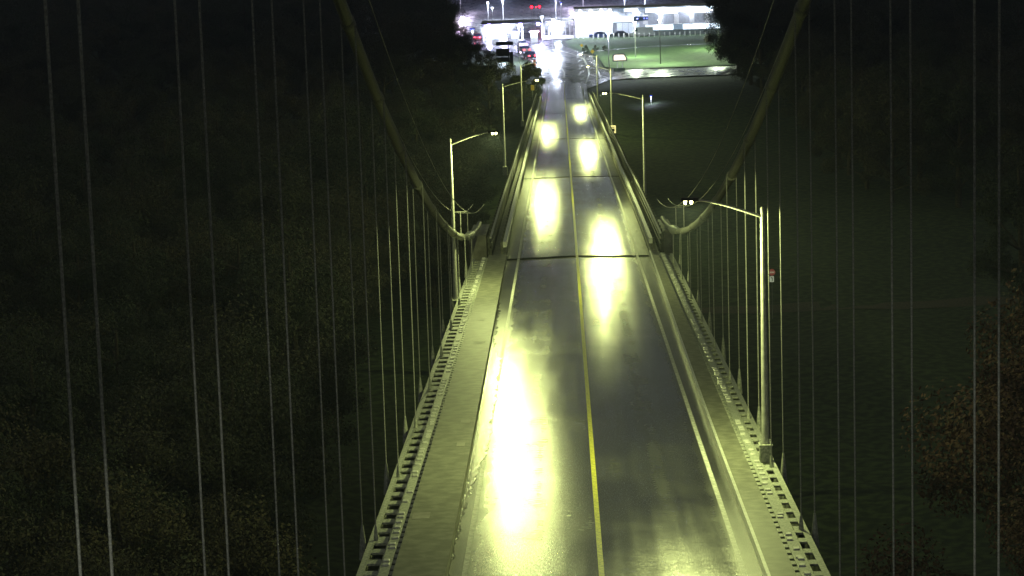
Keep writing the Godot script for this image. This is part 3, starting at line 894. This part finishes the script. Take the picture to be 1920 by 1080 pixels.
# ------------------------------------------------------------------ vehicles
func car(label: String, x: float, s: float, turn: float, paint: Material, kind := "car", lights := true) -> Node3D:
	var o := thing("parked_car" if kind == "car" else kind, label, "car" if kind == "car" else "van", G(x, PLAZA, s), turn)
	var body := begin(); var cabin := begin()
	var hw := 0.88
	var prof: Array; var cab: Array; var L := 2.2
	if kind == "car":
		prof = [Vector2(-2.2, 0.3), Vector2(2.2, 0.3), Vector2(2.25, 0.6), Vector2(2.1, 0.82), Vector2(1.1, 0.95), Vector2(-1.6, 0.98), Vector2(-2.18, 0.92), Vector2(-2.25, 0.6)]
		cab = [Vector2(-1.75, 0.96), Vector2(1.05, 0.94), Vector2(0.25, 1.45), Vector2(-1.05, 1.47)]
	else:
		L = 2.6
		prof = [Vector2(-2.6, 0.35), Vector2(2.6, 0.35), Vector2(2.62, 0.9), Vector2(2.0, 1.15), Vector2(1.35, 2.2), Vector2(-2.55, 2.25), Vector2(-2.62, 1.0)]
		cab = [Vector2(1.0, 1.3), Vector2(1.86, 1.3), Vector2(1.4, 2.05), Vector2(1.0, 2.05)]
	extrude(body, prof, hw)
	part("body", done(body), paint, o)
	extrude(cabin, cab, hw - 0.08 if kind == "car" else hw + 0.01)
	part("windows", done(cabin), M.glass_dark, o)
	if kind == "car": part("roof", box_mesh(Vector3(-0.74, 1.452, -1.0 + 0.05), Vector3(0.74, 1.5, 0.95), 0.02).duplicate(), paint, o).rotation.y = 0.0
	for wx in [-hw + 0.02, hw - 0.02]:
		for wz in [-L * 0.6, L * 0.62]:
			var wl := part("wheel", tube_mesh([Vector3(wx - 0.1, 0.33, wz), Vector3(wx + 0.1, 0.33, wz)], [0.33, 0.33], 14), M.rubber, o)
			part("rim", tube_mesh([Vector3(wx - 0.105, 0.33, wz), Vector3(wx + 0.105, 0.33, wz)], [0.2, 0.2], 10), M.galvanised, wl)
	for sx in [-0.62, 0.62]:
		part("headlight", box_mesh(Vector3(sx - 0.16, 0.6, -L - 0.06), Vector3(sx + 0.16, 0.76, -L + 0.05), 0.01), M.lamp_white if lights else M.sign_white, o)
		part("tail_light", box_mesh(Vector3(sx - 0.17, 0.66, L - 0.04), Vector3(sx + 0.17, 0.84, L + 0.05), 0.01), M.lamp_red if lights else M.sign_red, o)
	return o

# profile in (along, up), the car's front towards -z
func extrude(st: SurfaceTool, prof: Array, hw: float):
	var n := prof.size()
	for i in n:
		var a: Vector2 = prof[i]; var b: Vector2 = prof[(i + 1) % n]
		quad(st, Vector3(-hw, a.y, -a.x), Vector3(-hw, b.y, -b.x), Vector3(hw, b.y, -b.x), Vector3(hw, a.y, -a.x))
	for i in range(1, n - 1):
		var p: Vector2 = prof[0]; var q: Vector2 = prof[i]; var r: Vector2 = prof[i + 1]
		tri(st, Vector3(-hw, p.y, -p.x), Vector3(-hw, r.y, -r.x), Vector3(-hw, q.y, -q.x))
		tri(st, Vector3(hw, p.y, -p.x), Vector3(hw, q.y, -q.x), Vector3(hw, r.y, -r.x))

func build_vehicles():
	car("dark car in the inspection queue showing red tail lights, nearest the bridge", -7.0, 540.0, 0.25, M.car_black)
	car("silver car in the inspection queue behind the orange barrel", -8.4, 556.0, 0.3, M.car_silver)
	car("white car waiting below the canopy by the toll booths", -9.0, 572.0, 0.1, M.car_white)
	car("red car at the left of the canopy with lit tail lights", -19.6, 596.0, 0.0, M.car_red)
	car("black car parked left of the dark sign boards", -22.5, 566.0, 1.2, M.car_black)
	car("dark blue car parked by the building front, left of three", 8.2, 590.6, PI / 2, M.car_blue, "car", false)
	car("black car parked by the building front, middle of three", 13.0, 590.8, PI / 2, M.car_black, "car", false)
	car("white van parked by the building front, right of three", 18.2, 590.8, PI / 2, M.car_white, "parked_van", false)
	car("dark van standing in the shade left of the road, behind the lamp pole", -15.6, 500.0, 1.35, M.car_black, "parked_van", false)
	var c := thing("traffic_barrel", "orange traffic barrel at the edge of the plaza road", "barrel", G(-5.9, PLAZA, 523))
	part("body", tube_mesh([Vector3(0, 0, 0), Vector3(0, 0.1, 0), Vector3(0, 1.0, 0), Vector3(0, 1.05, 0)], [0.4, 0.32, 0.25, 0.1], 12), M.orange_plastic, c)
	part("band", tube_mesh([Vector3(0, 0.45, 0), Vector3(0, 0.62, 0)], [0.298, 0.285], 12), M.sign_white, c)

# ------------------------------------------------------------------ lights of the plaza
func light_pole(label: String, x: float, s: float, h: float, lens: String, energy: float, color: Color, group := "tall lights of the plaza", pole_m: Material = null, size := 0.42):
	var gy := ground_y(x, s)
	var o := thing("pole_light", label, "light pole", G(x, gy, s), 0.0, group)
	part("pole", tube_mesh([Vector3(0, -0.3, 0), Vector3(0, h, 0)], [0.11, 0.06], 8), pole_m if pole_m else M.galvanised, o)
	part("lamp_head", box_mesh(Vector3(-size, h, -0.3), Vector3(size, h + 0.16, 0.45), 0.03), M.head_black, o)
	part("lamp_lens", tube_mesh([Vector3(0, h - 0.001, 0.12), Vector3(0, h - 0.1, 0.12), Vector3(0, h - size * 0.7, 0.12)], [size * 0.8, size * 0.8, size * 0.35], 12), M[lens], o)
	if energy > 0.0: lamp_light(o, Vector3(0, h - size * 0.7 - 0.05, 0.12), color, energy, 0.25, (87.3 if x < -1.0 and x > -5.0 else 84.5) if s < 600.0 else 89.0, 0.25)

func build_plaza_lights():
	var white := Color(0.86, 0.9, 1.0)
	light_pole("tall dark light pole standing in the meadow in front of the lit window bands", 19.4, 516.0, 9.2, "lamp_white", 600.0, Color(0.92, 1.0, 0.85), "", M.steel_dark)
	light_pole("thin dark light pole in the middle of the meadow", 15.0, 535.0, 7.5, "lamp_white", 510.0, Color(0.92, 1.0, 0.85))
	light_pole("added second lamp post by the curving lanes, left of the first", -4.4, 568.0, 7.0, "lamp_white", 620.0, white)  # added so the wet left lane mirrors it white
	light_pole("light pole behind the dark trees at the right end of the meadow", 33.0, 548.0, 9.0, "lamp_white", 714.0, Color(0.92, 1.0, 0.85))
	light_pole("white lamp post left of the canopy with a blue white glow", -20.6, 592.0, 3.0, "lamp_blue", 50.0, white, "", null, 0.55)
	light_pole("added lamp post beside the curving lanes above the road to the inspection", -1.9, 558.0, 7.0, "lamp_white", 620.0, white)  # added to brighten the far lanes by its reflection
	light_pole("lamp post at the right bend of the plaza road", 8.8, 500.0, 8.0, "lamp_white", 260.0, white)
	light_pole("lamp post on the left side of the plaza road behind the sign boards", -9.0, 530.0, 8.0, "lamp_white", 680.0, white)
	light_pole("blue white floodlight on a tall mast far behind the canopy, left one", -14.9, 660.0, 6.2, "lamp_blue", 1800.0, white)
	light_pole("blue white floodlight on a tall mast far behind the covered walkway", -1.4, 660.0, 6.0, "lamp_blue", 1800.0, white)
	light_pole("smaller blue light right of the mast behind the covered walkway", -0.05, 650.0, 4.8, "lamp_blue", 10.0, white, "", null, 0.32)
	light_pole("small white light above the roof of the inspection building, left one", 16.2, 662.0, 6.0, "lamp_white", 1500.0, white, "", null, 0.32)
	light_pole("bluish light above the roof of the inspection building, right one", 21.4, 662.0, 5.6, "lamp_blue", 1500.0, white, "", null, 0.3)
	light_pole("faint white mast light left of the blue white floodlights", -18.4, 648.0, 5.6, "lamp_white", 700.0, white, "", null, 0.3)
	light_pole("faint white light between the floodlights behind the canopy", -17.2, 645.0, 4.4, "lamp_white", 10.0, white, "", null, 0.3)
	light_pole("white light among the trees at the left end of the plaza", -30.2, 622.0, 1.6, "lamp_blue", 25.0, white, "", null, 0.4)
	light_pole("low white light among the left trees, above the parked black car", -22.6, 574.0, 2.2, "lamp_white", 20.0, white, "", null, 0.3)
	light_pole("low yellow light among the left trees", -25.4, 566.0, 1.0, "lamp_amber", 6.0, Color(1.0, 0.7, 0.4), "", null, 0.3)
	light_pole("low white light standing alone in the dark right of the bridge", 14.9, 446.0, 1.4, "lamp_blue", 16.0, white, "", null, 0.24)  # stands in for a car headlight
	light_pole("added mast with a white light over the far lot, left", -27.0, 694.0, 8.0, "lamp_white", 1500.0, Color(0.9, 0.85, 1.0), "", null, 0.25)  # this mast and the next are added to brighten the far lot
	light_pole("added mast with a white light over the far lot, near the middle", 6.0, 700.0, 8.0, "lamp_white", 3500.0, Color(0.9, 0.85, 1.0), "", null, 0.25)
	# red signals over the far lanes
	var g := thing("lane_signals", "two red lane signals on slim masts behind the canopy", "traffic signal", G(-6.4, PLAZA, 640.0))
	for x in [-0.95, 1.0]:
		part("mast", tube_mesh([Vector3(x * 0.5, 0, 0), Vector3(x, 4.2, 0)], [0.07, 0.05], 6), M.galvanised, g)
		part("housing", box_mesh(Vector3(x - 0.4, 4.0, -0.2), Vector3(x + 0.4, 4.9, 0.05), 0.03), M.head_black, g)
		part("red_signal_light", tube_mesh([Vector3(x, 4.45, 0.05), Vector3(x, 4.45, 0.16)], [0.32, 0.26], 12), M.lamp_red, g)
	part("red_signal_light", tube_mesh([Vector3(0.1, 4.35, 0.0), Vector3(0.1, 4.35, 0.1)], [0.12, 0.1], 8), M.lamp_red, g)
	var rl := thing("red_lamp", "small red light on a post among the left trees", "signal", G(-26.6, PLAZA, 612.0))  # stands in for the tail light of a parked vehicle
	part("post", tube_mesh([Vector3(0, 0, 0), Vector3(0, 1.5, 0)], [0.05, 0.05], 6), M.steel_dark, rl)
	part("red_light", tube_mesh([Vector3(0, 1.5, -0.02), Vector3(0, 1.5, 0.1)], [0.26, 0.22], 10), M.lamp_red, rl)

# ------------------------------------------------------------------ trees
func leaf_material(called: String, c: Color) -> StandardMaterial3D:
	var m := StandardMaterial3D.new()
	m.resource_name = called
	m.vertex_color_use_as_albedo = true
	m.roughness = 0.7
	m.backlight_enabled = true
	m.backlight = Color(c.r * 0.5, c.g * 0.5, c.b * 0.4)
	m.cull_mode = BaseMaterial3D.CULL_DISABLED
	M[called] = m
	return m

func make_tree(seed_: int, h: float, r: float, leaves: int, tint: Color, leaf: float, shrub := false) -> Array:
	var rng := RandomNumberGenerator.new(); rng.seed = seed_
	var wood := begin()
	var trunk_top := h * 0.75
	var pts := []; var rad := []
	for k in 7:
		var t := k / 6.0
		pts.append(Vector3(sin(t * 3.0 + seed_) * 0.02 * h * t, lerpf(-0.5, trunk_top, t), cos(t * 2.0 + seed_) * 0.02 * h * t)); rad.append(lerpf(h * 0.02, h * 0.005, t))
	if not shrub: tube(wood, pts, rad, 8)
	var clumps := []
	var limbs := 17 if not shrub else 9
	for i in limbs:
		var t := lerpf(0.28 if not shrub else 0.02, 0.98, float(i) / (limbs - 1))
		var a := i * 2.4 + rng.randf() * 0.8
		var start: Vector3 = pts[mini(6, int(t * 6.0))]
		var len_ := r * (0.55 + 0.6 * sin(PI * clampf(t * 0.85 + 0.08, 0, 1))) * rng.randf_range(0.6, 1.0)
		var endp := start + Vector3(cos(a) * len_, len_ * rng.randf_range(0.15, 0.7), sin(a) * len_)
		tube(wood, [start, start.lerp(endp, 0.5) + Vector3(0, len_ * 0.08, 0), endp], [h * 0.008, h * 0.005, h * 0.002], 5)
		clumps.append([endp, r * rng.randf_range(0.2, 0.36)])
		clumps.append([start.lerp(endp, 0.6) + Vector3(rng.randf_range(-1, 1), rng.randf_range(-0.5, 1), rng.randf_range(-1, 1)) * r * 0.2, r * rng.randf_range(0.15, 0.3)])
	clumps.append([Vector3(pts[6].x, trunk_top + h * 0.08, pts[6].z), r * 0.42])
	var st := SurfaceTool.new()
	st.begin(Mesh.PRIMITIVE_TRIANGLES)
	for i in leaves:
		var c: Array = clumps[rng.randi() % clumps.size()]
		var d := Vector3(rng.randfn(), rng.randfn() * 0.8, rng.randfn()).normalized() * pow(rng.randf(), 0.45)
		var p: Vector3 = c[0] + d * float(c[1])
		var n := (d + Vector3(rng.randfn(), rng.randfn() + 0.6, rng.randfn()) * 0.6).normalized()
		var u := n.cross(Vector3(rng.randfn(), rng.randfn(), rng.randfn())).normalized()
		var v := n.cross(u)
		var q := leaf * rng.randf_range(0.6, 1.3)
		var k := rng.randf_range(0.6, 1.35)
		st.set_color(Color(tint.r * k * rng.randf_range(0.9, 1.15), tint.g * k, tint.b * k))
		st.set_normal(n)
		var pa := p - u * q; var pb := p + v * q * 0.55; var pc := p + u * q; var pd := p - v * q * 0.55
		for w in [pa, pb, pc, pa, pc, pd]: st.add_vertex(w)
	return [done(wood), st.commit()]

func build_trees():
	var protos := []
	var defs := [[41, 17.0, 5.0, 22000, Color(0.075, 0.082, 0.052), 0.11], [42, 15.0, 5.4, 24000, Color(0.09, 0.088, 0.056), 0.11], [43, 19.0, 4.6, 22000, Color(0.06, 0.074, 0.046), 0.11], [44, 14.0, 4.4, 18000, Color(0.098, 0.09, 0.054), 0.11], [45, 19.0, 5.6, 42000, Color(0.118, 0.07, 0.055), 0.095]]
	for d in defs:
		var m := make_tree(d[0], d[1], d[2], d[3], d[4], d[5])
		var lm := leaf_material("leaves_%d" % d[0], d[4])
		protos.append([m[0], m[1], lm])
	var rng := RandomNumberGenerator.new(); rng.seed = 77
	var spots := []
	var far_wood := []
	# left wood: single trees as far as they can be told apart, then one mass
	var s := 62.0
	while s < 860.0:
		var edge := -24.0
		if s < 200.0: edge = -15.0 - (s - 62.0) * 0.06
		elif s < 380.0: edge = -23.0
		elif s < 470.0: edge = lerpf(-23.0, -18.0, (s - 380.0) / 90.0)
		elif s < 660.0: edge = lerpf(-20.0, -36.0, (s - 470.0) / 190.0)
		elif s < 770.0: edge = -0.06 * s + 2.0
		else: edge = 80.0
		var x := edge
		while x > -0.225 * s - 6.0:
			var q := [x + rng.randf_range(-2, 2), s + rng.randf_range(-3, 3), rng.randi() % 4, rng.randf_range(0.75, 1.15)]
			if (s < 340.0 and x > edge - 45.0) or (s < 560.0 and x > edge - 14.0): spots.append(q)
			else: far_wood.append(q)
			x -= rng.randf_range(6.0, 9.0) if s < 340.0 else rng.randf_range(8.0, 12.0)
		s += 10.0 if s < 340.0 else 17.0
	# right wood
	s = 330.0
	while s < 640.0:
		var edge := 46.0
		if s < 440.0: edge = 40.0
		elif s < 520.0: edge = 34.5
		else: edge = 41.0
		var x := edge
		while x < 0.19 * s + 5.0:
			var q := [x + rng.randf_range(-1.0, 2), s + rng.randf_range(-3, 3), rng.randi() % 4, rng.randf_range(0.9, 1.25)]
			if x < edge + 10.0 and s > 400.0 and s < 560.0: spots.append(q)
			else: far_wood.append(q)
			x += rng.randf_range(7.5, 10.0)
		s += 15.0
	for q in [[34.0, 470.0, 2, 1.1], [33.0, 488.0, 0, 1.2], [36.0, 498.0, 2, 1.15], [36.0, 512.0, 1, 1.2]]: spots.append(q)
	for q in [[-17.5, 516.0, 0, 0.42], [-15.2, 510.0, 1, 0.36], [-20.5, 523.0, 3, 0.5], [-18.5, 474.0, 2, 0.6], [-20.5, 462.0, 0, 0.75], [-24.0, 536.0, 1, 0.55]]: spots.append(q)
	for i in 11:      # trees that crowd the left edge of the far spans
		spots.append([-11.5 - 5.0 * rng.randf(), 268.0 + 15.0 * i, rng.randi() % 4, rng.randf_range(0.75, 1.0)])
	# near right: autumn trees beside the span
	for q in [[24.2, 122.0, 4, 1.4], [26.0, 113.0, 4, 1.1], [30.0, 136.0, 4, 1.45], [20.5, 101.0, 4, 0.85], [34.0, 150.0, 1, 1.0], [38.0, 190.0, 0, 1.1], [44.0, 250.0, 2, 1.1]]: spots.append(q)
	for k in 4:
		for piece in 2:
			var mm := MultiMesh.new()
			mm.transform_format = MultiMesh.TRANSFORM_3D
			mm.mesh = protos[k][piece]
			var mine := far_wood.filter(func(q): return q[2] == k)
			mm.instance_count = mine.size()
			for i in mine.size():
				var q: Array = mine[i]
				mm.set_instance_transform(i, Transform3D(Basis(Vector3.UP, i * 1.7).scaled(Vector3.ONE * q[3]), G(q[0], ground_y(q[0], q[1]), q[1])))
			var w := MultiMeshInstance3D.new()
			w.name = unique("far_wood")
			w.multimesh = mm
			w.material_override = M.bark if piece == 0 else protos[k][2]
			tag(w, "far dark wood behind the plaza and along both banks", "wood", "far wood")
			w.set_meta("kind", "stuff")
			add_child(w)
	var made := [null, null, null, null, null]
	for q in spots:
		var k: int = q[2]
		var o: Node3D
		if made[k] == null:
			o = Node3D.new()
			part("trunk", protos[k][0], M.bark, o)
			part("crown", protos[k][1], protos[k][2], o)
			made[k] = o
		else: o = made[k].duplicate()
		o.name = unique("autumn_tree" if k == 4 else "leafy_tree")
		o.position = G(q[0], ground_y(q[0], q[1]), q[1])
		o.rotation.y = rng.randf() * TAU
		o.scale = Vector3.ONE * q[3]
		if k == 4: tag(o, "reddish brown autumn tree in the dark below the right suspenders", "tree", "autumn trees near the right edge")
		elif q[0] < 0.0: tag(o, "dim olive broadleaf tree in the dark wood left of the bridge", "tree", "trees of the left wood")
		else: tag(o, "dark broadleaf tree in the black wood right of the bridge", "tree", "trees of the right wood")
		add_child(o)
	# bushes at the left end of the bridge and shrubs in the meadow
	var bm := make_tree(61, 3.6, 1.5, 5200, Color(0.07, 0.075, 0.03), 0.14, true)
	var first: Node3D = null
	var labels := ["tall dark bush at the left end of the bridge, right behind the yellow sign", "dark bush left of the yellow sign at the bridge end", "low dark shrub in the meadow beside the path, left one", "low dark shrub in the meadow beside the path, right one", "low dark shrub between the yellow diamond signs", "dark bush on the bank under the sign boards"]
	var bs := [[-6.3, 446.0, 1.9], [-8.4, 440.0, 1.5], [7.0, 552.0, 0.45], [9.0, 552.5, 0.4], [4.9, 551.0, 0.5], [-9.2, 470.0, 0.9]]
	for i in bs.size():
		var o: Node3D
		if first == null:
			o = Node3D.new()
			part("stems", bm[0], M.bark, o)
			part("foliage", bm[1], leaf_material("leaves_bush", Color(0.07, 0.075, 0.03)), o)
			first = o
		else: o = first.duplicate()
		o.name = unique("bush")
		o.position = G(bs[i][0], ground_y(bs[i][0], bs[i][1]), bs[i][1])
		o.rotation.y = i * 1.3
		o.scale = Vector3.ONE * bs[i][2]
		tag(o, labels[i], "bush")
		add_child(o)
